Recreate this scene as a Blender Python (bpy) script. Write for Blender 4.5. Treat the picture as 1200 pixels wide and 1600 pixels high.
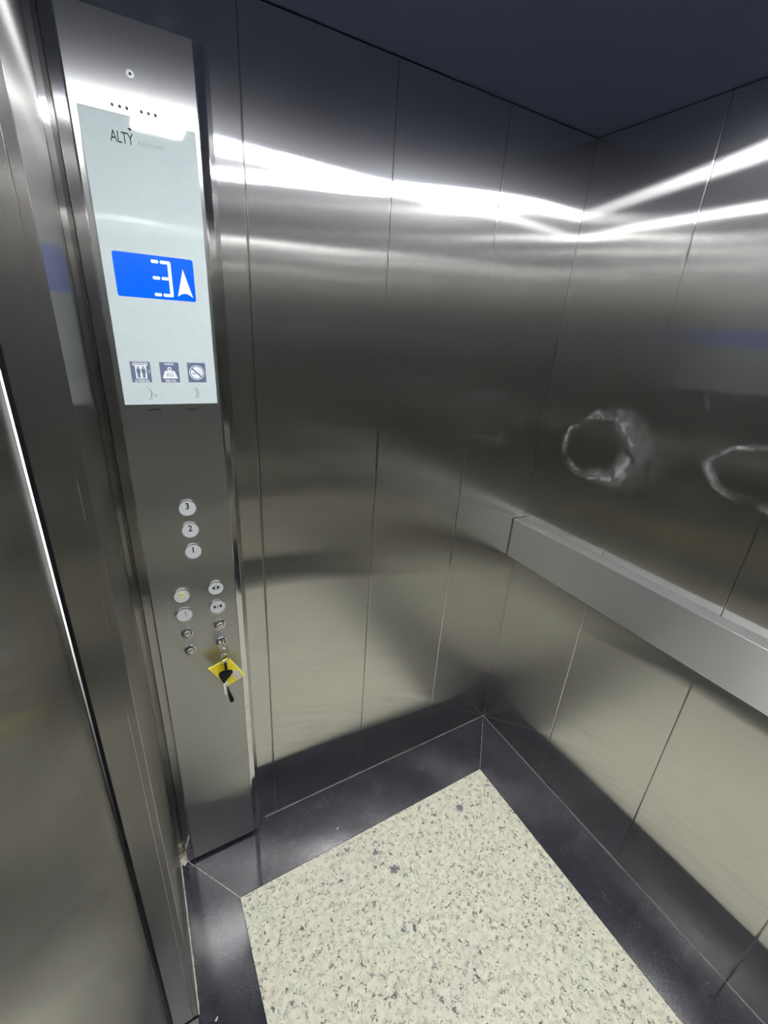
import bpy, bmesh, math, random
from mathutils import Vector, Matrix
random.seed(7)
PI = math.pi
SC = bpy.context.scene
COL = SC.collection
for o in list(bpy.data.objects):
    bpy.data.objects.remove(o)

# ------------------------------------------------------------------ camera, world, exposure
W, D, H = 1.322, 1.726, 2.200            # car: x from -W to 0, y from -D to 0, z from 0 to H
cam_d = bpy.data.cameras.new('camera')
cam_d.sensor_fit = 'HORIZONTAL'; cam_d.sensor_width = 36.0
cam_d.lens = 36.0 * 686.0 / 1200.0
cam_d.clip_start = 0.005; cam_d.clip_end = 50
cam = bpy.data.objects.new('camera', cam_d); COL.objects.link(cam)
right = Vector((0.87150123, -0.48649065, 0.06174504))
down = Vector((-0.13680522, -0.36209881, -0.92204598))
fwd = Vector((0.47092456, 0.79511716, -0.38212402))
mw = Matrix((( right.x, -down.x, -fwd.x, -1.26112),
             ( right.y, -down.y, -fwd.y, -1.07943),
             ( right.z, -down.z, -fwd.z, 1.66),
             (0, 0, 0, 1)))
cam.matrix_world = mw
SC.camera = cam

world = bpy.data.worlds.new('world'); SC.world = world; world.use_nodes = True
world.node_tree.nodes['Background'].inputs[0].default_value = (0.02, 0.02, 0.025, 1)
world.node_tree.nodes['Background'].inputs[1].default_value = 0.2
SC.view_settings.view_transform = 'Standard'; SC.view_settings.look = 'None'
SC.view_settings.gamma = 1.0; SC.view_settings.use_curve_mapping = False
SC.view_settings.exposure = 0.0
LAMP = 206.0                                # emission of the two ceiling light panels
LAMP_COL = (0.975, 0.985, 1.0)
try:
    SC.cycles.use_denoising = True
    SC.cycles.max_bounces = 11; SC.cycles.glossy_bounces = 10; SC.cycles.diffuse_bounces = 4
    SC.cycles.sample_clamp_indirect = 6.0
    SC.cycles.caustics_reflective = True
    SC.cycles.blur_glossy = 0.2
except Exception:
    pass

# ------------------------------------------------------------------ materials
MATS = {}
def new_mat(name):
    m = bpy.data.materials.new(name); m.use_nodes = True
    nt = m.node_tree; nt.nodes.clear()
    out = nt.nodes.new('ShaderNodeOutputMaterial')
    MATS[name] = m
    return m, nt, out
def N(nt, kind, **kw):
    n = nt.nodes.new(kind)
    for k, v in kw.items():
        if k.startswith('i_'):
            n.inputs[k[2:].replace('_', ' ')].default_value = v
        else:
            setattr(n, k, v)
    return n
def math_n(nt, op, a, b=None, c=None, clamp=False):
    n = nt.nodes.new('ShaderNodeMath'); n.operation = op; n.use_clamp = clamp
    for i, v in enumerate((a, b, c)):
        if v is None: continue
        if isinstance(v, (int, float)): n.inputs[i].default_value = v
        else: nt.links.new(v, n.inputs[i])
    return n.outputs[0]
def ramp(nt, fac, a, b):                    # smooth 0..1 between a and b
    n = nt.nodes.new('ShaderNodeMapRange'); n.interpolation_type = 'SMOOTHSTEP'
    nt.links.new(fac, n.inputs[0]); n.inputs[1].default_value = a; n.inputs[2].default_value = b
    return n.outputs[0]
def simple(name, col, rough=0.5, metal=0.0, spec=0.5, coat=0.0, emit=None, estr=0.0):
    m, nt, out = new_mat(name)
    p = N(nt, 'ShaderNodeBsdfPrincipled')
    # faint mottling so that no surface is perfectly even
    pos = N(nt, 'ShaderNodeNewGeometry')
    nz = N(nt, 'ShaderNodeTexNoise'); nz.inputs['Scale'].default_value = 60
    nt.links.new(pos.outputs['Position'], nz.inputs['Vector'])
    mx = N(nt, 'ShaderNodeMix', data_type='RGBA')
    nt.links.new(nz.outputs['Fac'], mx.inputs['Factor'])
    mx.inputs['A'].default_value = tuple(c * 0.95 for c in col) + (1,)
    mx.inputs['B'].default_value = tuple(min(1, c * 1.05) for c in col) + (1,)
    nt.links.new(mx.outputs['Result'], p.inputs['Base Color'])
    p.inputs['Roughness'].default_value = rough; p.inputs['Metallic'].default_value = metal
    p.inputs['Specular IOR Level'].default_value = spec
    p.inputs['Coat Weight'].default_value = coat; p.inputs['Coat Roughness'].default_value = 0.03
    if emit:
        p.inputs['Emission Color'].default_value = emit + (1,); p.inputs['Emission Strength'].default_value = estr
    nt.links.new(p.outputs[0], out.inputs[0])
    return m

def brushed(name, col, a_long, a_short, axis='H', stains=None, wave=0.0002, grain=0.05, dull=0.0, core=0.0, haze=0.0, film=(0.6, 0.6, 0.6)):
    """brushed stainless steel. axis 'H': highlights spread sideways (vertical grain);
    'Y': surface whose highlights spread along world x (horizontal sheets); 'V': spread up and down."""
    m, nt, out = new_mat(name)
    geo = N(nt, 'ShaderNodeNewGeometry'); pos = geo.outputs['Position']
    g = N(nt, 'ShaderNodeBsdfAnisotropic'); g.distribution = 'GGX'
    r2 = math.sqrt(a_long * a_short); k = math.sqrt(a_short / a_long)   # alpha = r2/k, r2*k
    g.inputs['Anisotropy'].default_value = k - 1.0
    # tangent
    cr = N(nt, 'ShaderNodeVectorMath', operation='CROSS_PRODUCT')
    nt.links.new(geo.outputs['True Normal'], cr.inputs[0])
    cr.inputs[1].default_value = (0, 0, 1) if axis == 'H' else (0, 1, 0)
    tv = cr.outputs[0]
    if axis == 'V':
        cr.inputs[1].default_value = (0, 0, 1)
        c2 = N(nt, 'ShaderNodeVectorMath', operation='CROSS_PRODUCT')
        nt.links.new(geo.outputs['True Normal'], c2.inputs[0]); nt.links.new(tv, c2.inputs[1]); tv = c2.outputs[0]
    nt.links.new(tv, g.inputs['Tangent'])
    # grain: fine lines along the brushing
    mp = N(nt, 'ShaderNodeMapping')
    mp.inputs['Scale'].default_value = {'H': (700, 700, 6), 'Y': (6, 700, 700), 'V': (6, 6, 700)}[axis]
    nt.links.new(pos, mp.inputs['Vector'])
    gn = N(nt, 'ShaderNodeTexNoise'); gn.inputs['Scale'].default_value = 1.0; gn.inputs['Detail'].default_value = 2
    nt.links.new(mp.outputs[0], gn.inputs['Vector'])
    # large uneven tone
    ln = N(nt, 'ShaderNodeTexNoise'); ln.inputs['Scale'].default_value = 7; ln.inputs['Detail'].default_value = 4
    nt.links.new(pos, ln.inputs['Vector'])
    v = math_n(nt, 'MULTIPLY_ADD', gn.outputs['Fac'], grain * 2, 1.0 - grain)
    v = math_n(nt, 'MULTIPLY', v, math_n(nt, 'MULTIPLY_ADD', ln.outputs['Fac'], 0.10, 0.95))
    vm = N(nt, 'ShaderNodeVectorMath', operation='SCALE'); vm.inputs[0].default_value = col
    nt.links.new(v, vm.inputs['Scale']); nt.links.new(vm.outputs[0], g.inputs['Color'])
    g.inputs['Roughness'].default_value = math.sqrt(r2)
    # gentle buckling of the sheet
    if wave:
        wn = N(nt, 'ShaderNodeTexNoise'); wn.inputs['Scale'].default_value = 2.2; wn.inputs['Detail'].default_value = 1.0
        nt.links.new(pos, wn.inputs['Vector'])
        bp = N(nt, 'ShaderNodeBump'); bp.inputs['Strength'].default_value = 1.0
        bp.inputs['Distance'].default_value = wave * 10
        nt.links.new(wn.outputs['Fac'], bp.inputs['Height']); nt.links.new(bp.outputs[0], g.inputs['Normal'])
    sh = g.outputs[0]
    if core:                                 # a tighter lobe under the wide one
        g2 = N(nt, 'ShaderNodeBsdfAnisotropic'); g2.distribution = 'BECKMANN'
        r2b = math.sqrt(core * a_short); g2.inputs['Anisotropy'].default_value = math.sqrt(a_short / core) - 1.0
        g2.inputs['Roughness'].default_value = math.sqrt(r2b)
        nt.links.new(tv, g2.inputs['Tangent']); nt.links.new(vm.outputs[0], g2.inputs['Color'])
        if wave: nt.links.new(bp.outputs[0], g2.inputs['Normal'])
        mxl = N(nt, 'ShaderNodeMixShader'); mxl.inputs[0].default_value = 0.45
        nt.links.new(g.outputs[0], mxl.inputs[1]); nt.links.new(g2.outputs[0], mxl.inputs[2]); sh = mxl.outputs[0]
    if haze:                                 # soft glow round the streaks
        g3 = N(nt, 'ShaderNodeBsdfAnisotropic'); g3.distribution = 'GGX'
        hs_ = 0.06; g3.inputs['Anisotropy'].default_value = math.sqrt(hs_ / a_long) - 1.0
        g3.inputs['Roughness'].default_value = math.sqrt(math.sqrt(hs_ * a_long))
        nt.links.new(tv, g3.inputs['Tangent']); nt.links.new(vm.outputs[0], g3.inputs['Color'])
        mxh = N(nt, 'ShaderNodeMixShader'); mxh.inputs[0].default_value = haze
        nt.links.new(sh, mxh.inputs[1]); nt.links.new(g3.outputs[0], mxh.inputs[2]); sh = mxh.outputs[0]
    # dull film: fingerprints and smears scatter a little light
    df = N(nt, 'ShaderNodeBsdfDiffuse'); df.inputs['Color'].default_value = film + (1,)
    sn = N(nt, 'ShaderNodeTexNoise'); sn.inputs['Scale'].default_value = 11; sn.inputs['Detail'].default_value = 5
    sn.inputs['Distortion'].default_value = 1.2
    nt.links.new(pos, sn.inputs['Vector'])
    fac = math_n(nt, 'MULTIPLY_ADD', ramp(nt, sn.outputs['Fac'], 0.62, 0.80), 0.05, dull)
    if stains:
        sx = N(nt, 'ShaderNodeSeparateXYZ'); nt.links.new(pos, sx.inputs[0])
        wob = N(nt, 'ShaderNodeTexNoise'); wob.inputs['Scale'].default_value = 9; wob.inputs['Detail'].default_value = 2
        nt.links.new(pos, wob.inputs['Vector'])
        fine = N(nt, 'ShaderNodeTexNoise'); fine.inputs['Scale'].default_value = 26; fine.inputs['Detail'].default_value = 4
        fine.inputs['Distortion'].default_value = 1.0
        nt.links.new(pos, fine.inputs['Vector'])
        brk = N(nt, 'ShaderNodeTexNoise'); brk.inputs['Scale'].default_value = 13
        nt.links.new(pos, brk.inputs['Vector'])
        for (cy, cz, ry, rz, wid, gap, amp) in stains:
            dy = math_n(nt, 'DIVIDE', math_n(nt, 'SUBTRACT', sx.outputs[1], cy), ry)
            dz = math_n(nt, 'DIVIDE', math_n(nt, 'SUBTRACT', sx.outputs[2], cz), rz)
            dist = math_n(nt, 'SQRT', math_n(nt, 'ADD', math_n(nt, 'MULTIPLY', dy, dy), math_n(nt, 'MULTIPLY', dz, dz)))
            dist = math_n(nt, 'ADD', dist, math_n(nt, 'MULTIPLY_ADD', wob.outputs['Fac'], 0.6, -0.30))
            off = math_n(nt, 'ABSOLUTE', math_n(nt, 'SUBTRACT', dist, 1.0))
            # the rim is broader on the far side (towards -y)
            wd = math_n(nt, 'MAXIMUM', math_n(nt, 'MULTIPLY_ADD', dy, -wid * gap, wid), wid * 0.45)
            rim = math_n(nt, 'SUBTRACT', 1.0, math_n(nt, 'DIVIDE', off, wd), clamp=True)
            rim = ramp(nt, rim, 0.0, 1.0)
            rim = math_n(nt, 'MULTIPLY', rim, ramp(nt, fine.outputs['Fac'], 0.18, 0.75))
            rim = math_n(nt, 'MULTIPLY', rim, ramp(nt, brk.outputs['Fac'], 0.26, 0.56))
            fac = math_n(nt, 'MULTIPLY_ADD', rim, amp, fac)
    fac = math_n(nt, 'MINIMUM', fac, 0.9)
    mx = N(nt, 'ShaderNodeMixShader')
    nt.links.new(fac, mx.inputs[0]); nt.links.new(sh, mx.inputs[1]); nt.links.new(df.outputs[0], mx.inputs[2])
    nt.links.new(mx.outputs[0], out.inputs[0])
    return m

STEEL = (0.625, 0.62, 0.605)
DOORSTEEL = (0.50, 0.49, 0.475)
M_wall = brushed('steel_wall', STEEL, 0.36, 0.0028, core=0.09, haze=0.12)
M_wallB = brushed('steel_wall_scuffed', STEEL, 0.36, 0.0028, core=0.09, haze=0.12,
                  stains=[(-0.225, 1.355, 0.118, 0.098, 0.10, 0.2, 0.20), (-0.235, 1.365, 0.120, 0.095, 0.30, 1.3, 0.22),
                          (-0.700, 1.395, 0.150, 0.068, 0.13, 0.2, 0.24), (-0.710, 1.400, 0.150, 0.068, 0.26, 0.6, 0.16)])
M_door = brushed('steel_door', DOORSTEEL, 0.30, 0.012, dull=0.01, core=0.06, haze=0.1)
M_plate = brushed('steel_plate', (0.60, 0.60, 0.595), 0.45, 0.02, dull=0.04, wave=0.0, haze=0.22)
M_edge = simple('polished_edge', (0.68, 0.68, 0.675), 0.075, 1.0)
M_rail = brushed('steel_rail', (0.68, 0.68, 0.67), 0.32, 0.05, axis='V', wave=0.0, dull=0.13)
M_ceil = brushed('ceiling_sheet', (0.26, 0.30, 0.50), 0.14, 0.10, axis='Y', wave=0.0, grain=0.02, dull=0.02, film=(0.26, 0.32, 0.66))
M_polish = simple('polished_steel', (0.66, 0.66, 0.66), 0.06, 1.0)
M_ledge = simple('satin_steel', (0.74, 0.74, 0.72), 0.34, 1.0)
M_sill = simple('worn_sill_metal', (0.16, 0.16, 0.16), 0.45, 0.8)
M_chrome = simple('chrome', (0.82, 0.82, 0.83), 0.10, 1.0)
M_satin = simple('satin_cap', (0.66, 0.68, 0.70), 0.40, 0.35)
M_black = simple('black_gap', (0.012, 0.012, 0.013), 0.6)
M_rubber = simple('black_plastic', (0.005, 0.005, 0.006), 0.32, 0.0, 0.2)
M_ink = simple('dark_ink', (0.012, 0.012, 0.018), 0.5, 0.0, 0.2)
M_faint = simple('grey_ink', (0.24, 0.27, 0.29), 0.4)
M_thin = simple('soft_ink', (0.22, 0.24, 0.27), 0.4)
M_pict = simple('slate_ink', (0.115, 0.145, 0.235), 0.4)
M_white = simple('white_ink', (0.80, 0.83, 0.84), 0.4)
M_bell = simple('yellow_ink', (0.62, 0.56, 0.14), 0.4)
M_glass = simple('white_backed_glass', (0.52, 0.595, 0.60), 0.02, 0.0, 0.5, 1.0, (0.72, 0.86, 0.90), 0.06)
M_blue = simple('blue_lcd', (0.0, 0.03, 0.30), 0.12, 0.0, 0.5, 0.0, (0.0, 0.115, 0.90), 0.95)
M_seg = simple('lit_segment', (0.6, 0.65, 0.7), 0.2, 0.0, 0.5, 0.0, (0.80, 0.90, 1.0), 0.75)
M_segdim = simple('lit_arrow', (0.5, 0.5, 0.5), 0.2, 0.0, 0.5, 0.0, (0.75, 0.75, 0.74), 0.55)
M_yellow = simple('yellow_acrylic', (0.80, 0.68, 0.01), 0.18, 0.0, 0.5, 0.6)
M_yedge = simple('yellow_acrylic_edge', (0.95, 0.88, 0.10), 0.25)
M_paper = simple('paper_label', (0.60, 0.57, 0.50), 0.7)
M_caulk = simple('sealant', (0.30, 0.29, 0.26), 0.7)
M_caulkw = simple('pale_sealant', (0.62, 0.57, 0.48), 0.75)
M_plaster = simple('landing_plaster', (0.80, 0.80, 0.78), 0.8)
M_housing = simple('lamp_frame_paint', (0.75, 0.76, 0.78), 0.4)

m, nt, out = new_mat('lamp_diffuser')
em = N(nt, 'ShaderNodeEmission'); em.inputs[0].default_value = LAMP_COL + (1,); em.inputs[1].default_value = LAMP
nt.links.new(em.outputs[0], out.inputs[0]); M_lamp = m
m, nt, out = new_mat('landing_tube')
em = N(nt, 'ShaderNodeEmission'); em.inputs[0].default_value = (1, 1, 1, 1); em.inputs[1].default_value = 160
nt.links.new(em.outputs[0], out.inputs[0]); M_tube = m

# black polished granite border
m, nt, out = new_mat('black_granite')
p = N(nt, 'ShaderNodeBsdfPrincipled'); geo = N(nt, 'ShaderNodeNewGeometry')
n1 = N(nt, 'ShaderNodeTexNoise'); n1.inputs['Scale'].default_value = 260; n1.inputs['Detail'].default_value = 3
n2 = N(nt, 'ShaderNodeTexNoise'); n2.inputs['Scale'].default_value = 14; n2.inputs['Detail'].default_value = 6
n2.inputs['Roughness'].default_value = 0.7
vs = N(nt, 'ShaderNodeTexVoronoi'); vs.inputs['Scale'].default_value = 38
for n in (n1, n2, vs): nt.links.new(geo.outputs['Position'], n.inputs['Vector'])
cr = N(nt, 'ShaderNodeValToRGB')
cr.color_ramp.elements[0].position = 0.35; cr.color_ramp.elements[0].color = (0.012, 0.012, 0.017, 1)
cr.color_ramp.elements[1].position = 0.75; cr.color_ramp.elements[1].color = (0.034, 0.035, 0.050, 1)
nt.links.new(math_n(nt, 'MULTIPLY_ADD', n1.outputs['Fac'], 0.5, math_n(nt, 'MULTIPLY', n2.outputs['Fac'], 0.5)), cr.inputs[0])
spk = math_n(nt, 'MULTIPLY', math_n(nt, 'LESS_THAN', vs.outputs['Distance'], 0.055),
             math_n(nt, 'GREATER_THAN', n2.outputs['Fac'], 0.60))
mx = N(nt, 'ShaderNodeMix', data_type='RGBA'); nt.links.new(spk, mx.inputs['Factor'])
nt.links.new(cr.outputs[0], mx.inputs['A']); mx.inputs['B'].default_value = (0.45, 0.45, 0.43, 1)
nt.links.new(mx.outputs['Result'], p.inputs['Base Color'])
nt.links.new(math_n(nt, 'MULTIPLY_ADD', n2.outputs['Fac'], 0.04, 0.11), p.inputs['Roughness'])
p.inputs['Specular IOR Level'].default_value = 0.9
nt.links.new(p.outputs[0], out.inputs[0]); M_granite = m

# cream flecked stone of the floor slab
m, nt, out = new_mat('cream_flecked_stone')
p = N(nt, 'ShaderNodeBsdfPrincipled'); geo = N(nt, 'ShaderNodeNewGeometry'); pos = geo.outputs['Position']
def noise(scale, detail=2.0, dist=0.0, off=(0, 0, 0), rough=0.5):
    mp = N(nt, 'ShaderNodeMapping'); mp.inputs['Location'].default_value = off
    nt.links.new(pos, mp.inputs['Vector'])
    n = N(nt, 'ShaderNodeTexNoise'); n.inputs['Scale'].default_value = scale; n.inputs['Detail'].default_value = detail
    n.inputs['Distortion'].default_value = dist; n.inputs['Roughness'].default_value = rough
    nt.links.new(mp.outputs[0], n.inputs['Vector']); return n.outputs['Fac']
base = N(nt, 'ShaderNodeValToRGB')
e = base.color_ramp.elements
e[0].position = 0.30; e[0].color = (0.60, 0.61, 0.49, 1)
e[1].position = 0.72; e[1].color = (0.90, 0.88, 0.75, 1)
e2 = base.color_ramp.elements.new(0.5); e2.color = (0.80, 0.78, 0.64, 1)
nt.links.new(noise(55, 4, 0.6), base.inputs[0])
tint = N(nt, 'ShaderNodeMix', data_type='RGBA', blend_type='MULTIPLY')
tint.inputs['Factor'].default_value = 1.0
tr = N(nt, 'ShaderNodeValToRGB'); tr.color_ramp.elements[0].position = 0.35; tr.color_ramp.elements[1].position = 0.65
tr.color_ramp.elements[0].color = (1.0, 0.975, 0.955, 1); tr.color_ramp.elements[1].color = (0.98, 1.0, 0.965, 1)
nt.links.new(noise(9, 2, 0, (3, 1, 0)), tr.inputs[0])
nt.links.new(base.outputs[0], tint.inputs['A']); nt.links.new(tr.outputs[0], tint.inputs['B'])
col = tint.outputs['Result']
def fleck(width, gate_scale, gate, seed, scale, colour, dens=None):
    global col
    ridge = math_n(nt, 'ABSOLUTE', math_n(nt, 'SUBTRACT', noise(scale, 1.0, 0.3, seed), 0.5))
    line = math_n(nt, 'SUBTRACT', 1.0, ramp(nt, ridge, width * 0.5, width))
    g = ramp(nt, noise(gate_scale, 1.0, 0.0, (seed[1], seed[0], 4.0)), gate, gate + 0.04)
    f = math_n(nt, 'MULTIPLY', line, g)
    f = math_n(nt, 'MULTIPLY', f, ramp(nt, noise(12, 2, 0, (seed[0] + 5, 2, 1)), 0.30, 0.55))
    mx = N(nt, 'ShaderNodeMix', data_type='RGBA'); nt.links.new(math_n(nt, 'MULTIPLY', f, dens or 0.9), mx.inputs['Factor'])
    nt.links.new(col, mx.inputs['A']); mx.inputs['B'].default_value = colour; col = mx.outputs['Result']
fleck(0.055, 70, 0.53, (1.3, 7.7, 0), 62, (0.36, 0.35, 0.29, 1), 0.65)
fleck(0.050, 60, 0.56, (9.1, 2.7, 0), 76, (0.11, 0.105, 0.11, 1), 0.80)
fleck(0.048, 52, 0.58, (4.4, 5.1, 0), 48, (0.075, 0.07, 0.085, 1), 0.90)
# grime clouds and two darker inclusions
dirt = math_n(nt, 'MULTIPLY', ramp(nt, noise(5, 4, 0.5, (2, 8, 0)), 0.52, 0.75), 0.16)
mx = N(nt, 'ShaderNodeMix', data_type='RGBA'); nt.links.new(dirt, mx.inputs['Factor'])
nt.links.new(col, mx.inputs['A']); mx.inputs['B'].default_value = (0.30, 0.28, 0.33, 1); col = mx.outputs['Result']
sx = N(nt, 'ShaderNodeSeparateXYZ'); nt.links.new(pos, sx.inputs[0])
for (cx, cy, rr) in ((-0.377, -0.297, 0.021), (-0.701, -0.362, 0.020), (-0.733, -0.289, 0.014)):
    dx = math_n(nt, 'SUBTRACT', sx.outputs[0], cx); dy = math_n(nt, 'SUBTRACT', sx.outputs[1], cy)
    dd = math_n(nt, 'SQRT', math_n(nt, 'ADD', math_n(nt, 'MULTIPLY', dx, dx), math_n(nt, 'MULTIPLY', dy, dy)))
    dd = math_n(nt, 'ADD', dd, math_n(nt, 'MULTIPLY_ADD', noise(110, 2, 0.4, (cx * 9, cy * 5, 0)), 0.036, -0.018))
    mk = math_n(nt, 'SUBTRACT', 1.0, ramp(nt, dd, rr * 0.55, rr * 0.75))
    mx = N(nt, 'ShaderNodeMix', data_type='RGBA'); nt.links.new(math_n(nt, 'MULTIPLY', mk, 0.85), mx.inputs['Factor'])
    nt.links.new(col, mx.inputs['A']); mx.inputs['B'].default_value = (0.10, 0.09, 0.12, 1); col = mx.outputs['Result']
nt.links.new(col, p.inputs['Base Color'])
nt.links.new(math_n(nt, 'MULTIPLY_ADD', noise(8, 3), 0.15, 0.22), p.inputs['Roughness'])
p.inputs['Specular IOR Level'].default_value = 0.35
nt.links.new(p.outputs[0], out.inputs[0]); M_stone = m

# ------------------------------------------------------------------ mesh helpers
WLOC = {}
def place(o, parent, wloc):
    WLOC[o.name] = Vector(wloc)
    if parent is not None:
        o.parent = parent; o.location = Vector(wloc) - WLOC[parent.name]
    else:
        o.location = Vector(wloc)
def mesh_obj(name, bm, mat, parent=None, smooth=False, origin=None):
    """bm is in world coordinates; origin defaults to its bounding-box base centre"""
    xs = [v.co.copy() for v in bm.verts]
    lo = Vector((min(v.x for v in xs), min(v.y for v in xs), min(v.z for v in xs)))
    hi = Vector((max(v.x for v in xs), max(v.y for v in xs), max(v.z for v in xs)))
    c = Vector(origin) if origin is not None else Vector(((lo.x + hi.x) / 2, (lo.y + hi.y) / 2, (lo.z + hi.z) / 2))
    for v in bm.verts: v.co -= c
    bmesh.ops.recalc_face_normals(bm, faces=bm.faces)
    me = bpy.data.meshes.new(name); bm.to_mesh(me); bm.free()
    me.materials.append(MATS[mat] if isinstance(mat, str) else mat)
    if smooth:
        me.shade_smooth()
        try: me.set_sharp_from_angle(angle=math.radians(38))
        except Exception: pass
    o = bpy.data.objects.new(name, me); COL.objects.link(o)
    place(o, parent, c)
    return o
def share(name, src, parent, wloc):
    o = bpy.data.objects.new(name, src.data); COL.objects.link(o); place(o, parent, wloc); return o
def tag(o, label=None, cat=None, group=None, kind=None):
    if label: o['label'] = label
    if cat: o['category'] = cat
    if group: o['group'] = group
    if kind: o['kind'] = kind
    return o
def empty(name, loc):
    o = bpy.data.objects.new(name, None); o.empty_display_size = 0.05; COL.objects.link(o); place(o, None, loc); return o
def box(bm, x0, x1, y0, y1, z0, z1, bev=0.0, seg=1):
    vs = [bm.verts.new((x, y, z)) for x in (x0, x1) for y in (y0, y1) for z in (z0, z1)]
    f = [(0, 1, 3, 2), (4, 6, 7, 5), (0, 4, 5, 1), (2, 3, 7, 6), (0, 2, 6, 4), (1, 5, 7, 3)]
    fs = [bm.faces.new([vs[i] for i in q]) for q in f]
    if bev:
        es = list({e for fc in fs for e in fc.edges})
        bmesh.ops.bevel(bm, geom=es, offset=bev, segments=seg, profile=0.5, affect='EDGES')
    return bm
def boxo(name, mat, parent, x0, x1, y0, y1, z0, z1, bev=0.0, seg=1, smooth=False):
    return mesh_obj(name, box(bmesh.new(), x0, x1, y0, y1, z0, z1, bev, seg), mat, parent, smooth)
def prism(bm, pts, axis, a, b):
    """extrude a closed outline: axis 'z' outline in (x,y); 'y' outline in (x,z); 'x' outline in (y,z)"""
    def co(p, t):
        return {'z': (p[0], p[1], t), 'y': (p[0], t, p[1]), 'x': (t, p[0], p[1])}[axis]
    A = [bm.verts.new(co(p, a)) for p in pts]; B = [bm.verts.new(co(p, b)) for p in pts]
    n = len(pts)
    bm.faces.new(A); bm.faces.new(B[::-1])
    for i in range(n):
        bm.faces.new((A[i], A[(i + 1) % n], B[(i + 1) % n], B[i]))
    return bm
def rrect(x0, x1, z0, z1, r, n=5):
    pts = []
    for cx, cz, a0 in ((x1 - r, z1 - r, 0), (x0 + r, z1 - r, PI / 2), (x0 + r, z0 + r, PI), (x1 - r, z0 + r, 1.5 * PI)):
        for i in range(n + 1):
            a = a0 + PI / 2 * i / n
            pts.append((cx + r * math.cos(a), cz + r * math.sin(a)))
    return pts
def lathe(bm, prof, c, n=40):
    """revolve (radius, height towards -y) about the y axis through c"""
    rings = []
    for r, h in prof:
        if r < 1e-6:
            rings.append([bm.verts.new((c[0], c[1] - h, c[2]))])
        else:
            rings.append([bm.verts.new((c[0] + r * math.cos(2 * PI * i / n), c[1] - h, c[2] + r * math.sin(2 * PI * i / n))) for i in range(n)])
    for a, b in zip(rings, rings[1:]):
        for i in range(n):
            j = (i + 1) % n
            if len(a) == 1 and len(b) == 1: continue
            if len(a) == 1: bm.faces.new((a[0], b[i], b[j]))
            elif len(b) == 1: bm.faces.new((a[i], a[j], b[0]))
            else: bm.faces.new((a[i], a[j], b[j], b[i]))
    return bm
def tube(bm, pts, r, n=8, closed=False):
    pts = [Vector(p) for p in pts]; m_ = len(pts); rings = []
    rr = r if isinstance(r, (list, tuple)) else [r] * m_
    up = Vector((0.13, 0.31, 0.94)).normalized()
    for i, p_ in enumerate(pts):
        if closed: t = pts[(i + 1) % m_] - pts[i - 1]
        else: t = pts[min(i + 1, m_ - 1)] - pts[max(i - 1, 0)]
        t.normalize(); u = t.cross(up)
        if u.length < 1e-4: u = t.cross(Vector((1, 0, 0)))
        u.normalize(); w = t.cross(u)
        rings.append([bm.verts.new(p_ + (u * math.cos(2 * PI * k / n) + w * math.sin(2 * PI * k / n)) * rr[i]) for k in range(n)])
    rng = range(m_) if closed else range(m_ - 1)
    for i in rng:
        a, b = rings[i], rings[(i + 1) % m_]
        for k in range(n):
            bm.faces.new((a[k], a[(k + 1) % n], b[(k + 1) % n], b[k]))
    if not closed:
        bm.faces.new(rings[0]); bm.faces.new(rings[-1][::-1])
    return bm
def ring_pts(c, r, ax1, ax2, n=28):
    a1, a2, c = Vector(ax1), Vector(ax2), Vector(c)
    return [c + a1 * (r * math.cos(2 * PI * i / n)) + a2 * (r * math.sin(2 * PI * i / n)) for i in range(n)]
def text_obj(name, body, size, mat, parent, loc, align='LEFT', xs=1.0, spacing=1.0, bold=0.0):
    cu = bpy.data.curves.new('t', 'FONT'); cu.body = body; cu.size = size; cu.align_x = align
    cu.extrude = 0.00012; cu.space_character = spacing; cu.offset = bold; cu.resolution_u = 3
    to = bpy.data.objects.new('t', cu); COL.objects.link(to)
    dg = bpy.context.evaluated_depsgraph_get()
    me = bpy.data.meshes.new_from_object(to.evaluated_get(dg))
    bpy.data.objects.remove(to); bpy.data.curves.remove(cu)
    me.transform(Matrix.Rotation(PI / 2, 4, 'X') @ Matrix.Diagonal((xs, 1, 1, 1)))
    me.name = name; me.materials.clear(); me.materials.append(mat)
    o = bpy.data.objects.new(name, me); COL.objects.link(o); place(o, parent, loc)
    return o

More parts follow.
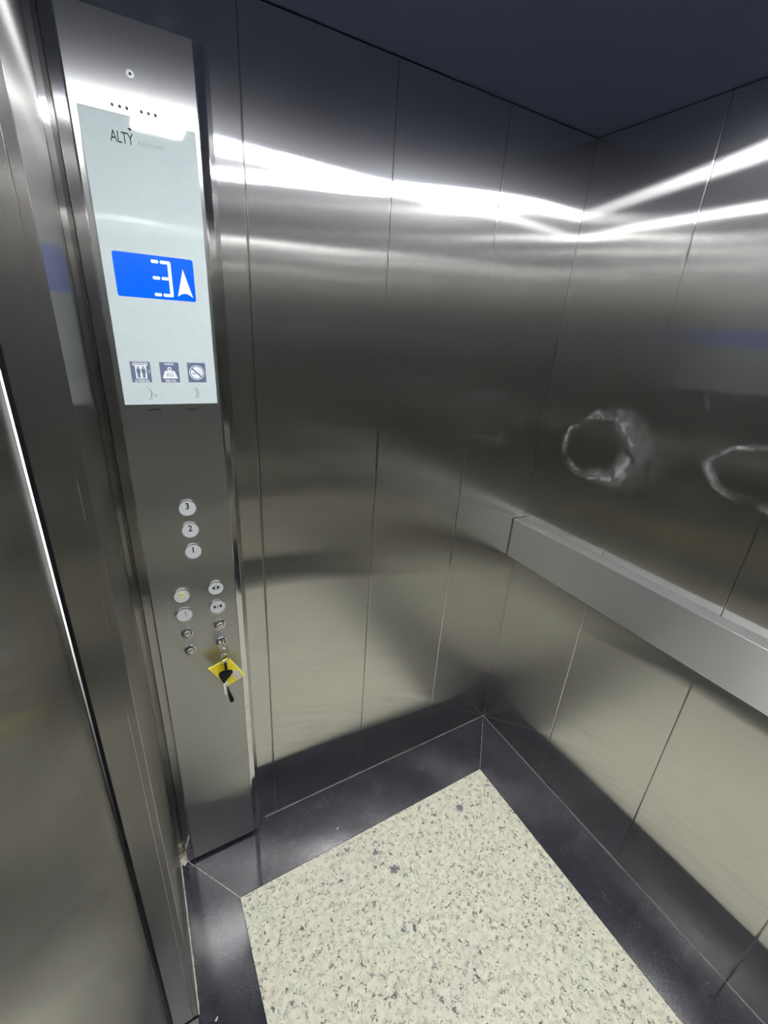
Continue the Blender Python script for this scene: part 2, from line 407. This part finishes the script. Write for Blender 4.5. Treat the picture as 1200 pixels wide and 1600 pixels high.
# ------------------------------------------------------------------ the setting: floor
floor = boxo('floor', M_black, None, -W - 0.19, 0.05, -D - 0.05, 0.05, -0.06, -0.012); tag(floor, kind='structure')
BW = 0.198
ix0, ix1, iy0, iy1 = -W + 0.150, -BW, -D + BW, -0.207     # cream slab
g = 0.0008
boxo('floor_slab', M_stone, floor, ix0 + g, ix1 - g, iy0 + g, iy1 - g, -0.012, 0.0, 0.0006)
bx0, bx1, by0, by1 = -W, 0.0, -D, 0.0
strips = [[(bx0, by1), (bx1, by1), (ix1, iy1), (ix0, iy1)], [(bx1, by1), (bx1, by0), (ix1, iy0), (ix1, iy1)],
          [(bx1, by0), (bx0, by0), (ix0, iy0), (ix1, iy0)], [(bx0, by0), (bx0, by1), (ix0, iy1), (ix0, iy0)]]
for pts in strips:
    cx = sum(q[0] for q in pts) / 4; cy = sum(q[1] for q in pts) / 4
    q2 = []
    n = len(pts)
    for i in range(n):                                     # shrink by half the joint
        p0, p1, p2 = Vector(pts[i - 1]), Vector(pts[i]), Vector(pts[(i + 1) % n])
        d1 = (p1 - p0).normalized(); d2 = (p2 - p1).normalized()
        n1 = Vector((d1.y, -d1.x)); n2 = Vector((d2.y, -d2.x))
        bis = (n1 + n2) / (1 + n1.dot(n2))
        q2.append(tuple(p1 + bis * 0.0006))
    bm = prism(bmesh.new(), q2, 'z', -0.012, -0.0002)
    mesh_obj('border_strip', bm, M_granite, floor)
# pale mitre joints and the sealant bead round the foot of the walls
def bead(name, a, b, r, mat):
    a, b = Vector(a), Vector(b); n = 40
    pts, rad = [], []
    for i in range(n + 1):
        t = i / n
        pts.append(a.lerp(b, t) + Vector((random.uniform(-1, 1), random.uniform(-1, 1), 0)) * 0.0004)
        rad.append(r * random.uniform(0.6, 1.25))
    return mesh_obj(name, tube(bmesh.new(), pts, rad, 6), mat, floor, True)
bead('joint_filler', (-0.012, -0.012, -0.0006), (ix1, iy1, -0.0006), 0.0009, M_caulk)
bead('joint_filler', (-W + 0.012, -0.015, -0.0006), (ix0, iy1, -0.0006), 0.0011, M_caulkw)
bead('sealant_bead', (-W + 0.285, -0.0012, 0.0), (0, -0.0012, 0.0), 0.0012, M_caulk)
bead('sealant_bead', (-0.0012, 0, 0.0), (-0.0012, -D, 0.0), 0.0011, M_caulk)
bead('sealant_bead', (-W + 0.0015, -0.03, 0.0), (-W + 0.0015, -0.415, 0.0), 0.0022, M_caulkw)
# smeared blob of sealant in the corner under the control panel
bm = bmesh.new()
bmesh.ops.create_icosphere(bm, subdivisions=3, radius=1.0)
for v in bm.verts:
    k = 1 + 0.35 * math.sin(v.co.x * 5 + 1) * math.cos(v.co.y * 6) + 0.15 * math.sin(v.co.z * 9)
    v.co = Vector((-W + 0.010 + v.co.x * 0.016 * k, -0.016 + v.co.y * 0.018 * k, max(-0.001, v.co.z * 0.013 * k)))
mesh_obj('sealant_blob', bm, M_caulkw, floor, True)

# ------------------------------------------------------------------ walls, each a dark backing with steel panels
TH, GAP = 0.012, 0.0010
ZT = H - 0.002
def panel_outline(a, b, first, last):
    """section of a panel: u across, v into the wall; long edges eased unless they end in a corner"""
    g0, g1 = GAP / 2, GAP / 2
    L = [(a + 0.0003, TH), (a + 0.0003, 0.0)] if first else [(a + g0, TH), (a + g0, 0.0018), (a + 0.0011, 0.0010), (a + 0.0022, 0.0003), (a + 0.0036, 0.0)]
    R = [(b - 0.0003, 0.0), (b - 0.0003, TH)] if last else [(b - 0.0036, 0.0), (b - 0.0022, 0.0003), (b - 0.0011, 0.0010), (b - g1, 0.0018), (b - g1, TH)]
    return L + R
def panels_x(parent, edges, y_front, sign, z0, z1, mat):
    for i, (a, b) in enumerate(zip(edges, edges[1:])):
        o = panel_outline(a, b, i == 0, i == len(edges) - 2)
        mesh_obj('panel', prism(bmesh.new(), [(u, y_front + sign * v) for u, v in o], 'z', z0, z1), mat, parent)
def panels_y(parent, edges, x_front, sign, z0, z1, mat):
    for i, (a, b) in enumerate(zip(edges, edges[1:])):
        o = panel_outline(a, b, i == 0, i == len(edges) - 2)
        mesh_obj('panel', prism(bmesh.new(), [(x_front + sign * v, u) for u, v in o], 'z', z0, z1), mat, parent)
wb = boxo('wall_back', M_ledge, None, -W - 0.030, 0.016, TH, TH + 0.02, 0.0, ZT); tag(wb, kind='structure')
panels_x(wb, [-W, -0.9975, -0.658, -0.330, 0.0], 0.0, 1, 0.0, ZT, M_wall)
wr = boxo('wall_right', M_ledge, None, TH, TH + 0.02, -D - 0.016, 0.012, 0.0, ZT); tag(wr, kind='structure')
panels_y(wr, [-D, -1.389, -1.043, -0.696, -0.345, -0.0005], 0.0, 1, 0.0, ZT, M_wallB)
wf = boxo('wall_front', M_ledge, None, -W - 0.004, 0.012, -D - TH - 0.02, -D - TH, 0.0, ZT); tag(wf, kind='structure')
panels_x(wf, [-W, -0.9975, -0.658, -0.330, 0.0], -D, -1, 0.0, ZT, M_wall)
# left wall: two return strips beside the doorway and a header over it
JY0, JY1, JX, DH = -D + 0.417, -0.417, -W - 0.056, 2.02
wl = boxo('wall_left', M_black, None, -W - TH - 0.012, -W - TH, JY1 + 0.013, TH - 0.0002, 0.0, ZT); tag(wl, kind='structure')
boxo('return_panel', M_door, wl, -W - TH, -W, JY1, -0.0005, 0.0, ZT, 0.001, 2)
boxo('return_panel', M_door, wl, -W - TH, -W, -D, JY0, 0.0, ZT, 0.001, 2)
boxo('header_panel', M_door, wl, -W - TH, -W, JY0 + 0.001, JY1 - 0.001, DH, ZT, 0.001, 2)
boxo('jamb', M_door, wl, JX, -W - TH, JY1 - 0.0005, JY1 + 0.012, 0.0, ZT, 0.0008, 1)
boxo('jamb', M_door, wl, JX, -W - TH, JY0 - 0.012, JY0 + 0.0005, 0.0, ZT, 0.0008, 1)
boxo('jamb_seal', M_rubber, wl, JX - 0.0050, JX - 0.0002, JY1 - 0.0005, JY1 + 0.010, 0.0, ZT)
boxo('soffit', M_door, wl, JX, -W - TH, JY0 + 0.001, JY1 - 0.001, DH - 0.012, DH)
# sliding car door leaves and the sill
DX = JX - 0.009
for (a, b) in ((-0.8625, JY1 + 0.010), (JY0 - 0.010, -0.8635)):
    d = boxo('door_1' if a > -0.9 else 'door_2', M_door, None, DX - 0.03, DX, a, b, 0.002, DH + 0.06, 0.0015, 2); tag(d, kind='structure')
sill = boxo('trim_1', M_sill, None, DX - 0.034, -W - 0.0005, JY0 + 0.002, JY1 - 0.002, -0.011, 0.0, 0.001); tag(sill, kind='structure')
# lit landing beyond the door, glimpsed through the running gap
lw = boxo('wall_landing', M_plaster, None, -W - 0.15, -W - 0.13, -0.36, 0.40, 0.0, 2.3); tag(lw, kind='structure')
lt = mesh_obj('landing_lamp', tube(bmesh.new(), [(-W - 0.085, 0.16, 0.95), (-W - 0.085, 0.16, 2.15)], 0.013, 12), M_tube, None, True)
tag(lt, 'lit tube lamp on the landing outside the car door', 'lamp')

# ------------------------------------------------------------------ ceiling and its two square light panels
ce = boxo('ceiling', M_ceil, None, -W - 0.02, 0.03, -D - 0.03, 0.03, H, H + 0.02); tag(ce, kind='structure')
def light_panel(cx, cy, sx, sy, label):
    t = empty('ceiling_light', (cx, cy, H - 0.006))
    bm = prism(bmesh.new(), rrect(cx - sx - 0.006, cx + sx + 0.006, cy - sy - 0.006, cy + sy + 0.006, 0.018), 'z', H - 0.0003, H - 0.002)
    mesh_obj('frame', bm, M_housing, t)
    bm = prism(bmesh.new(), rrect(cx - sx, cx + sx, cy - sy, cy + sy, 0.014), 'z', H - 0.002, H - 0.006)
    mesh_obj('diffuser', bm, M_lamp, t)
    tag(t, label, 'ceiling light', 'square ceiling light panels')
light_panel(-1.068, -0.835, 0.072, 0.078, 'square white light panel on the ceiling above the doorway side')
light_panel(-0.254, -0.835, 0.072, 0.078, 'square white light panel on the ceiling above the handrail side')

# ------------------------------------------------------------------ handrail on the right wall
hr = empty('handrail', (-0.025, -0.86, 0.953))
tag(hr, 'flat brushed steel handrail band along the scuffed right wall', 'handrail')
RX, RZ0, RZ1, RY0, RY1 = -0.050, 0.875, 1.030, -D + 0.004, -0.003
boxo('front_band', M_rail, hr, RX, RX + 0.003, RY0, RY1, RZ0, RZ1, 0.0012, 2)
boxo('top_ledge', M_ledge, hr, RX + 0.003, -0.0005, RY0, RY1, RZ1 - 0.0035, RZ1 - 0.0005, 0.0005)
boxo('bottom_return', M_ledge, hr, RX + 0.003, RX + 0.022, RY0, RY1, RZ0 + 0.0005, RZ0 + 0.0035, 0.0005)
boxo('end_cap', M_plate, hr, RX + 0.0035, -0.0005, RY1 - 0.004, RY1 - 0.001, RZ0 + 0.004, RZ1 - 0.004)
for y in (-0.30, -0.86, -1.42):
    boxo('bracket', M_plate, hr, RX + 0.0035, -0.0005, y - 0.02, y + 0.02, RZ0 + 0.05, RZ1 - 0.05, 0.002)

# ------------------------------------------------------------------ control panel column
PY = -0.0375                       # front of the face plate
cp = empty('control_panel', (-1.182, 0.0, 0.012))
tag(cp, 'tall steel lift control panel with white glass display and round buttons', 'control panel')
prof = [(-1.3115, -0.0005), (-1.3105, -0.004), (-1.3010, -0.0325), (-1.2835, -0.0360), (-1.2815, -0.0360), (-1.2815, -0.0315),
        (-1.0838, -0.0315), (-1.0838, -0.0360), (-1.0820, -0.0360), (-1.0680, -0.0330), (-1.0535, -0.004), (-1.0530, -0.0005)]
bm = prism(bmesh.new(), prof, 'z', 0.012, 2.096)
fold = [e for e in bm.edges if abs(e.verts[0].co.z - e.verts[1].co.z) > 1 and min(abs(e.verts[0].co.x - x) for x in (-1.3010, -1.2835, -1.0820, -1.0680)) < 1e-4]
bmesh.ops.bevel(bm, geom=fold, offset=0.0011, segments=4, profile=0.5, affect='EDGES')   # rounded folds catch the light
mesh_obj('housing', bm, M_edge, cp)
boxo('face_plate', M_plate, cp, -1.2800, -1.0850, PY, -0.0316, 0.013, 2.095, 0.0008, 2)
# glass display
GX0, GX1, GZ0, GZ1 = -1.2700, -1.0915, 1.4875, 1.9670
GY = PY - 0.0022
gl = boxo('display_glass', M_glass, cp, GX0, GX1, GY, PY - 0.0001, GZ0, GZ1, 0.0008, 2)
def flat(name, pts, mat, parent, d=0.0003, y=None):
    y = GY if y is None else y
    return mesh_obj(name, prism(bmesh.new(), pts, 'y', y - d, y - 0.00002), mat, parent)
flat('display_window', rrect(-1.2525, -1.1165, 1.6885, 1.7625, 0.004), M_blue, gl)
y2 = GY - 0.0003
def seg(x0, x1, z, cut0=0.0015, cut1=0.0015, t=0.0027):
    flat('digit_segment', [(x0, z), (x0 + cut0, z + t), (x1 - cut1, z + t), (x1, z), (x1 - cut1, z - t), (x0 + cut0, z - t)], M_seg, gl, y=y2)
for z in (1.7525, 1.7250, 1.6962):
    seg(-1.1905, -1.1772, z)
    seg(-1.1752, -1.1620, z)
flat('digit_segment', [(-1.1640, 1.6936), (-1.1588, 1.6936), (-1.1568, 1.6960), (-1.1568, 1.7528), (-1.1588, 1.7552), (-1.1640, 1.7552), (-1.1624, 1.7520), (-1.1624, 1.6966)], M_seg, gl, y=y2)
arc = [(-1.1495 + 0.0280 * i / 10, 1.6955 + 0.0062 * math.sin(PI * i / 10)) for i in range(11)]
flat('direction_arrow', [(-1.1360, 1.7446)] + arc, M_segdim, gl, y=y2)
# lettering at the top of the glass
text_obj('lettering', 'ALTY', 0.0235, M_ink, gl, (-1.2285, GY, 1.9262), xs=0.66, spacing=0.92)
flat('heart_mark', [(-1.1975, 1.9455), (-1.2005, 1.9485), (-1.1995, 1.9500), (-1.1975, 1.9490), (-1.1955, 1.9500), (-1.1945, 1.9485)], M_ink, gl)
text_obj('small_lettering', 'ELEVADORES', 0.0080, M_faint, gl, (-1.1870, GY, 1.9285), xs=0.86)
# three square pictograms
PZ0, PZ1 = 1.5325, 1.5720
for px in (-1.2505, -1.1980, -1.1460):
    pc = flat('pictogram', [(px, PZ0), (px + 0.0355, PZ0), (px + 0.0355, PZ1), (px, PZ1)], M_pict, gl)
def picto_text(s, size, x, z, xs=1.0, mat=None):
    text_obj('pictogram_lettering', s, size, mat or M_white, gl, (x, y2, z), 'CENTER', xs, 1.0, 0.0002)
picto_text('CAPACIDADE', 0.0052, -1.2328, 1.5668, 0.85)
picto_text('12 PESSOAS', 0.0058, -1.2328, 1.5333, 0.88)
flat('car_outline', [(-1.2425, 1.5390), (-1.2225, 1.5390), (-1.2225, 1.5640), (-1.2200, 1.5650), (-1.2450, 1.5650), (-1.2425, 1.5640)], M_white, gl, y=y2)
flat('car_outline', [(-1.2470, 1.5650), (-1.2190, 1.5650), (-1.2190, 1.5660), (-1.2470, 1.5660)], M_white, gl, y=y2)
y3 = y2 - 0.0003
def disc(cx, cz, r, n=16): return [(cx + r * math.cos(2 * PI * i / n), cz + r * math.sin(2 * PI * i / n)) for i in range(n)]
for px in (-1.2370, -1.2280):
    flat('passenger_figure', disc(px, 1.5615, 0.0017), M_pict, gl, y=y3)
    flat('passenger_figure', [(px - 0.0034, 1.5580), (px - 0.0022, 1.5593), (px + 0.0022, 1.5593), (px + 0.0034, 1.5580), (px + 0.0036, 1.5510),
                              (px + 0.0024, 1.5500), (px + 0.0022, 1.5405), (px + 0.0003, 1.5405), (px, 1.5485), (px - 0.0003, 1.5405), (px - 0.0022, 1.5405), (px - 0.0024, 1.5500), (px - 0.0036, 1.5510)], M_pict, gl, y=y3)
for z in (1.5555, 1.5515):
    flat('call_dot', disc(-1.2183, z, 0.0011), M_white, gl, y=y2)
picto_text('CARGA', 0.0056, -1.1803, 1.5665, 0.95)
picto_text('900 KG', 0.0062, -1.1803, 1.5335, 1.05)
flat('weight_symbol', [(-1.1945, 1.5400), (-1.1660, 1.5400), (-1.1710, 1.5548), (-1.1770, 1.5560), (-1.1835, 1.5560), (-1.1895, 1.5548)], M_white, gl, y=y2)
flat('weight_symbol', disc(-1.1803, 1.5590, 0.0040, 20), M_white, gl, y=y2)
flat('weight_hole', disc(-1.1803, 1.5590, 0.0017), M_pict, gl, y=y3)
text_obj('pictogram_lettering', 'KG', 0.0088, M_pict, gl, (-1.1803, y3, 1.5442), 'CENTER', 1.05)
cx, cz = -1.1283, 1.5522
flat('no_smoking_ring', disc(cx, cz, 0.0148, 28), M_white, gl, y=y2)
flat('no_smoking_ring', disc(cx, cz, 0.0136, 28), M_pict, gl, y=y3, d=0.0001)
y4 = y3 - 0.0001
flat('no_smoking_field', disc(cx, cz, 0.0120, 28), M_white, gl, y=y4, d=0.0001)
y5 = y4 - 0.0001
flat('cigarette', [(cx - 0.0095, cz - 0.0030), (cx - 0.0015, cz - 0.0030), (cx - 0.0015, cz - 0.0012), (cx - 0.0095, cz - 0.0012)], M_pict, gl, y=y5, d=0.0001)
a = 0.0085
flat('slash', [(cx - a - 0.001, cz + a - 0.001), (cx - a + 0.001, cz + a + 0.001), (cx + a + 0.001, cz - a + 0.001), (cx + a - 0.001, cz - a - 0.001)], M_pict, gl, y=y5 - 0.0001, d=0.0001)
mesh_obj('smoke_curl', tube(bmesh.new(), [(cx + 0.0065 + 0.0022 * math.cos(t * 0.9), y5, cz + 0.0005 + 0.0042 * math.sin(t * 0.9 - 0.4)) for t in range(0, 6)], 0.00028, 5), M_faint, gl)
# speaking face and handset outlines
fc = [(-1.2230, 1.5200), (-1.2195, 1.5150), (-1.2180, 1.5115), (-1.2165, 1.5095), (-1.2195, 1.5085), (-1.2190, 1.5065), (-1.2205, 1.5055), (-1.2188, 1.5045), (-1.2192, 1.5000), (-1.2255, 1.4985)]
mesh_obj('speaking_face_icon', tube(bmesh.new(), [(x, GY - 0.0001, z) for x, z in fc], 0.0006, 5), M_thin, gl)
for r_ in (0.0022, 0.0040, 0.0058):
    mesh_obj('sound_wave', tube(bmesh.new(), [(-1.2165 + r_ * math.cos(t * 0.2 - 0.5), GY - 0.0001, 1.5060 + r_ * 1.2 * math.sin(t * 0.2 - 0.5)) for t in range(6)], 0.0005, 5), M_faint, gl)
hs = [(-1.1335, 1.5215), (-1.1300, 1.5180), (-1.1282, 1.5100), (-1.1300, 1.5020), (-1.1340, 1.4985), (-1.1352, 1.5020), (-1.1325, 1.5060), (-1.1318, 1.5100), (-1.1325, 1.5140), (-1.1350, 1.5180)]
mesh_obj('handset_icon', tube(bmesh.new(), [(x, GY - 0.0001, z) for x, z in hs], 0.0006, 5, True), M_thin, gl)
# small openings in the face plate
def fdisc(name, x, z, r, mat, h=0.0004):
    return mesh_obj(name, lathe(bmesh.new(), [(r, 0.0), (r, h), (0, h)], (x, PY, z), 16), mat, cp)
for x in (-1.2190, -1.2080, -1.1975, -1.1760, -1.1652, -1.1545):
    fdisc('speaker_hole', x, 1.9768, 0.0026, M_black)
st = mesh_obj('indicator_bezel', lathe(bmesh.new(), [(0.0060, 0), (0.0058, 0.0014), (0.0030, 0.0018), (0.0, 0.0018)], (-1.1865, PY, 2.0235), 24), M_white, cp, True)
mesh_obj('indicator_hole', lathe(bmesh.new(), [(0.0020, 0.0017), (0.0020, 0.0021), (0, 0.0021)], (-1.1865, PY, 2.0235), 16), M_ink, st)
for (xa, xb, z, s) in ((-1.2290, -1.2050, 1.4745, 1), (-1.1550, -1.1305, 1.4790, -1)):
    pts = []
    for i in range(13):
        t = i / 12; pts.append((xa + (xb - xa) * t, z + s * 0.0035 * math.sin(PI * t)))
    mesh_obj('voice_slot', tube(bmesh.new(), [(x, PY - 0.0001, zz) for x, zz in pts], 0.0011, 6), M_black, cp)
for x, z in ((-1.1086, 0.1519), (-1.1589, 0.0857)):
    fdisc('paint_fleck', x, z, 0.0016, M_white, 0.0003)

# buttons
BEZ = CAP = None
def button(x, z, label):
    global BEZ, CAP
    c = (x, PY, z)
    if BEZ is None:
        BEZ = mesh_obj('button', lathe(bmesh.new(), [(0.0208, 0.0), (0.0208, 0.0060), (0.0200, 0.0072), (0.0188, 0.0072), (0.0184, 0.0055), (0.0184, 0.0002)], c, 48), M_chrome, cp, True, origin=c)
        b = BEZ
        CAP = mesh_obj('button_cap', lathe(bmesh.new(), [(0.0182, 0.0003), (0.0182, 0.0058), (0.0176, 0.0064), (0, 0.0064)], c, 48), M_satin, b, True, origin=c)
    else:
        b = share('button', BEZ, cp, c); share('button_cap', CAP, b, c)
    tag(b, label)
    return b
BY = PY - 0.0064
def braille(b, x, z, n):
    bm = bmesh.new()
    for i in range(n):
        lathe(bm, [(0.0008, 0), (0.0005, 0.0005), (0, 0.0006)], (x + (i % 3 - 1) * 0.0026, BY, z - 0.0098 - (i // 3) * 0.0026), 8)
    mesh_obj('braille_dots', bm, M_white, b)
for s, x, z in (('3', -1.1775, 1.2500), ('2', -1.1768, 1.1935), ('1', -1.1758, 1.1360)):
    b = button(x, z, 'round silver floor button marked ' + s)
    text_obj('numeral', s, 0.0215, M_ink, b, (x, BY, z - 0.0020), 'CENTER', 0.85, 1.0, 0.0005)
    braille(b, x, z, 3)
xl, xr = -1.2135, -1.1330
b = button(xl, 1.0190, 'round silver alarm button with yellow bell')
bell = [(xl - 0.0075, 1.0160), (xl - 0.0060, 1.0185), (xl - 0.0050, 1.0240), (xl - 0.0030, 1.0275), (xl, 1.0285), (xl + 0.0030, 1.0275), (xl + 0.0050, 1.0240), (xl + 0.0060, 1.0185), (xl + 0.0075, 1.0160)]
mesh_obj('bell_symbol', tube(bmesh.new(), [(x, BY - 0.0001, z) for x, z in bell], 0.0014, 6, True), M_bell, b)
braille(b, xl, 1.0190, 4)
b = button(xl, 0.9625, 'round silver intercom button with grey handset mark')
mesh_obj('handset_symbol', tube(bmesh.new(), [(xl - 0.001 + 0.0045 * math.cos(t * 0.28 - 1.0), BY - 0.0001, 0.9665 + 0.0060 * math.sin(t * 0.28 - 1.0)) for t in range(9)], 0.0009, 6), M_pict, b)
braille(b, xl, 0.9625, 6)
def door_sym(b, x, z, sgn):
    for s in (-1, 1):
        tip = x + s * (0.0100 if sgn > 0 else 0.0028); bs = x + s * (0.0028 if sgn > 0 else 0.0100)
        flat('arrow_symbol', [(tip, z + 0.002), (bs, z + 0.0082), (bs, z - 0.0042)], M_ink, b, y=BY)
    flat('door_symbol', [(x - 0.0005, z - 0.004), (x + 0.0005, z - 0.004), (x + 0.0005, z + 0.0078), (x - 0.0005, z + 0.0078)], M_ink, b, y=BY)
b = button(xr, 1.0215, 'round silver door open button'); door_sym(b, xr, 1.0215, 1); braille(b, xr, 1.0215, 4)
b = button(xr, 0.9645, 'round silver door close button'); door_sym(b, xr, 0.9645, -1); braille(b, xr, 0.9645, 4)
LKB = LKC = LKS = None
def lock(x, z, label, ang=0.5):
    global LKB, LKC
    c = (x, PY, z)
    if LKB is None:
        LKB = mesh_obj('key_switch', lathe(bmesh.new(), [(0.0160, 0.0), (0.0158, 0.0020), (0.0140, 0.0042), (0.0118, 0.0044), (0.0100, 0.0015), (0.0100, 0.0002)], c, 40), M_chrome, cp, True, origin=c)
        b = LKB
        LKC = mesh_obj('lock_barrel', lathe(bmesh.new(), [(0.0092, 0.0002), (0.0092, 0.0050), (0.0080, 0.0062), (0, 0.0062)], c, 32), M_polish, b, True, origin=c)
    else:
        b = share('key_switch', LKB, cp, c); share('lock_barrel', LKC, b, c)
    tag(b, label)
    ca, sa = math.cos(ang), math.sin(ang)
    def rot(u, v): return (x + u * ca - v * sa, z + u * sa + v * ca)
    mesh_obj('keyway', prism(bmesh.new(), [rot(-0.0062, -0.0015), rot(0.0062, -0.0015), rot(0.0062, 0.0015), rot(-0.0062, 0.0015)], 'y', PY - 0.0066, PY - 0.0061), M_black, b)
lock(-1.2125, 0.9045, 'chrome key switch under the intercom button', 0.25)
lock(-1.2105, 0.8490, 'lowest chrome key switch in the left column', 0.35)
lock(-1.1320, 0.9065, 'empty chrome key switch under the door close button', 0.3)
lock(-1.1315, 0.8510, 'chrome key switch with the key bunch in it', 1.57)

# ------------------------------------------------------------------ key bunch hanging in the lowest right switch
KX, KZ = -1.1315, 0.8510
kb = empty('key_bunch', (KX, PY - 0.0067, KZ))
tag(kb, 'bunch of keys with a yellow tag hanging from a chrome key switch', 'keys')
KY = PY - 0.0067
bm = box(bmesh.new(), KX - 0.0010, KX + 0.0010, KY - 0.016, KY, KZ - 0.0042, KZ + 0.0042, 0.0004)
ky = mesh_obj('key', bm, M_chrome, kb); tag(ky, 'silver key standing in the switch')
bm = bmesh.new()
pts = [(0.0105 * math.cos(2 * PI * i / 24), 0.0125 * math.sin(2 * PI * i / 24)) for i in range(24)]
A_ = [bm.verts.new((KX + p_[1] * 0.85, KY - 0.025 + p_[0], KZ + 0.0011)) for p_ in pts]
B_ = [bm.verts.new((KX + p_[1] * 0.85, KY - 0.025 + p_[0], KZ - 0.0011)) for p_ in pts]
bm.faces.new(A_); bm.faces.new(B_[::-1])
for i in range(24): bm.faces.new((A_[i], A_[(i + 1) % 24], B_[(i + 1) % 24], B_[i]))
mesh_obj('key_bow', bm, M_chrome, ky)
YR = KY - 0.031
mesh_obj('link', tube(bmesh.new(), ring_pts((KX, YR, KZ - 0.0075), 0.0095, (1, 0, 0.0), (0, 0.25, 0.97), 20), 0.0008, 6, True), M_chrome, kb, True)
mesh_obj('split_ring', tube(bmesh.new(), ring_pts((KX - 0.001, YR, KZ - 0.028), 0.0125, (0.92, 0.3, 0.2), (-0.2, 0.1, 0.97), 30), 0.0013, 8, True), M_chrome, kb, True)
mesh_obj('split_ring', tube(bmesh.new(), ring_pts((KX - 0.001, YR - 0.003, KZ - 0.029), 0.0120, (0.95, 0.25, -0.15), (0.15, 0.1, 0.97), 30), 0.0011, 8, True), M_chrome, kb, True)
bm = bmesh.new()
for s in (-1, 1):
    for i in range(8):
        c = Vector((KX - 0.002 + s * (0.0065 - 0.0002 * i), YR - 0.004, KZ - 0.046 - 0.0046 * i))
        bmesh.ops.create_icosphere(bm, subdivisions=1, radius=0.0014, matrix=Matrix.Translation(c))
mesh_obj('ball_chain', bm, M_chrome, kb, True)
mesh_obj('strap', box(bmesh.new(), KX - 0.0038, KX + 0.0022, YR - 0.004, YR - 0.001, KZ - 0.088, KZ - 0.042, 0.001), M_rubber, kb)
# yellow tag: a tilted slab with a white label
TY = YR + 0.006
P_ = [(-1.1735, 0.7953), (-1.1225, 0.8125), (-1.0835, 0.7390), (-1.1320, 0.7195)]
tg = mesh_obj('yellow_tag', prism(bmesh.new(), P_, 'y', TY - 0.0012, TY + 0.0012), M_yellow, kb)
mesh_obj('tag_rim', tube(bmesh.new(), [(x, TY, z) for x, z in [(P_[0][0], P_[0][1]), P_[1], P_[2], P_[3]]], 0.0021, 8, True), M_yedge, tg)
lb = [(-1.1180, 0.7685), (-1.0985, 0.7620), (-1.0880, 0.7400), (-1.1090, 0.7320)]
mesh_obj('paper_label', prism(bmesh.new(), lb, 'y', TY - 0.0015, TY - 0.0012), M_paper, tg)
# black headed key and small black fob
BYK = YR - 0.008
hd = [(-1.1530, 0.7765), (-1.1490, 0.7835), (-1.1400, 0.7850), (-1.1260, 0.7835), (-1.1170, 0.7800), (-1.1160, 0.7735), (-1.1230, 0.7660), (-1.1340, 0.7560), (-1.1390, 0.7460), (-1.1430, 0.7460), (-1.1480, 0.7600)]
bm = prism(bmesh.new(), hd, 'y', BYK - 0.0035, BYK + 0.0035)
bmesh.ops.bevel(bm, geom=list(bm.edges), offset=0.001, segments=2, affect='EDGES')
k2 = mesh_obj('black_headed_key', bm, M_rubber, kb, True)
bl = [(-1.1430, 0.7462), (-1.1385, 0.7462), (-1.1375, 0.7050), (-1.1395, 0.7010), (-1.1415, 0.7050), (-1.1412, 0.7120), (-1.1428, 0.7150), (-1.1414, 0.7200), (-1.1430, 0.7240)]
mesh_obj('key_blade', prism(bmesh.new(), bl, 'y', BYK - 0.0010, BYK + 0.0010), M_chrome, k2)
k3 = mesh_obj('second_blade', prism(bmesh.new(), [(-1.1375, 0.7480), (-1.1320, 0.7470), (-1.1295, 0.7130), (-1.1345, 0.7120)], 'y', BYK + 0.0022, BYK + 0.0040), M_polish, kb)
mesh_obj('black_fob', tube(bmesh.new(), [(-1.1325, BYK + 0.003, 0.7290), (-1.1315, BYK + 0.003, 0.7150), (-1.1285, BYK + 0.003, 0.6950), (-1.1255, BYK + 0.003, 0.6790), (-1.1240, BYK + 0.003, 0.6710), (-1.1235, BYK + 0.003, 0.6690)], [0.0016, 0.0028, 0.0046, 0.0062, 0.0058, 0.0030], 12), M_rubber, kb, True)

# scrap of paper lying on the border by the doorway
bm = prism(bmesh.new(), [(-1.2880, -0.4470), (-1.2835, -0.4485), (-1.2790, -0.4430), (-1.2800, -0.4405), (-1.2850, -0.4440)], 'z', 0.0, 0.0008)
sp = mesh_obj('paper_scrap', bm, M_white, None)
tag(sp, 'tiny white paper scrap on the black floor border near the doorway', 'paper')
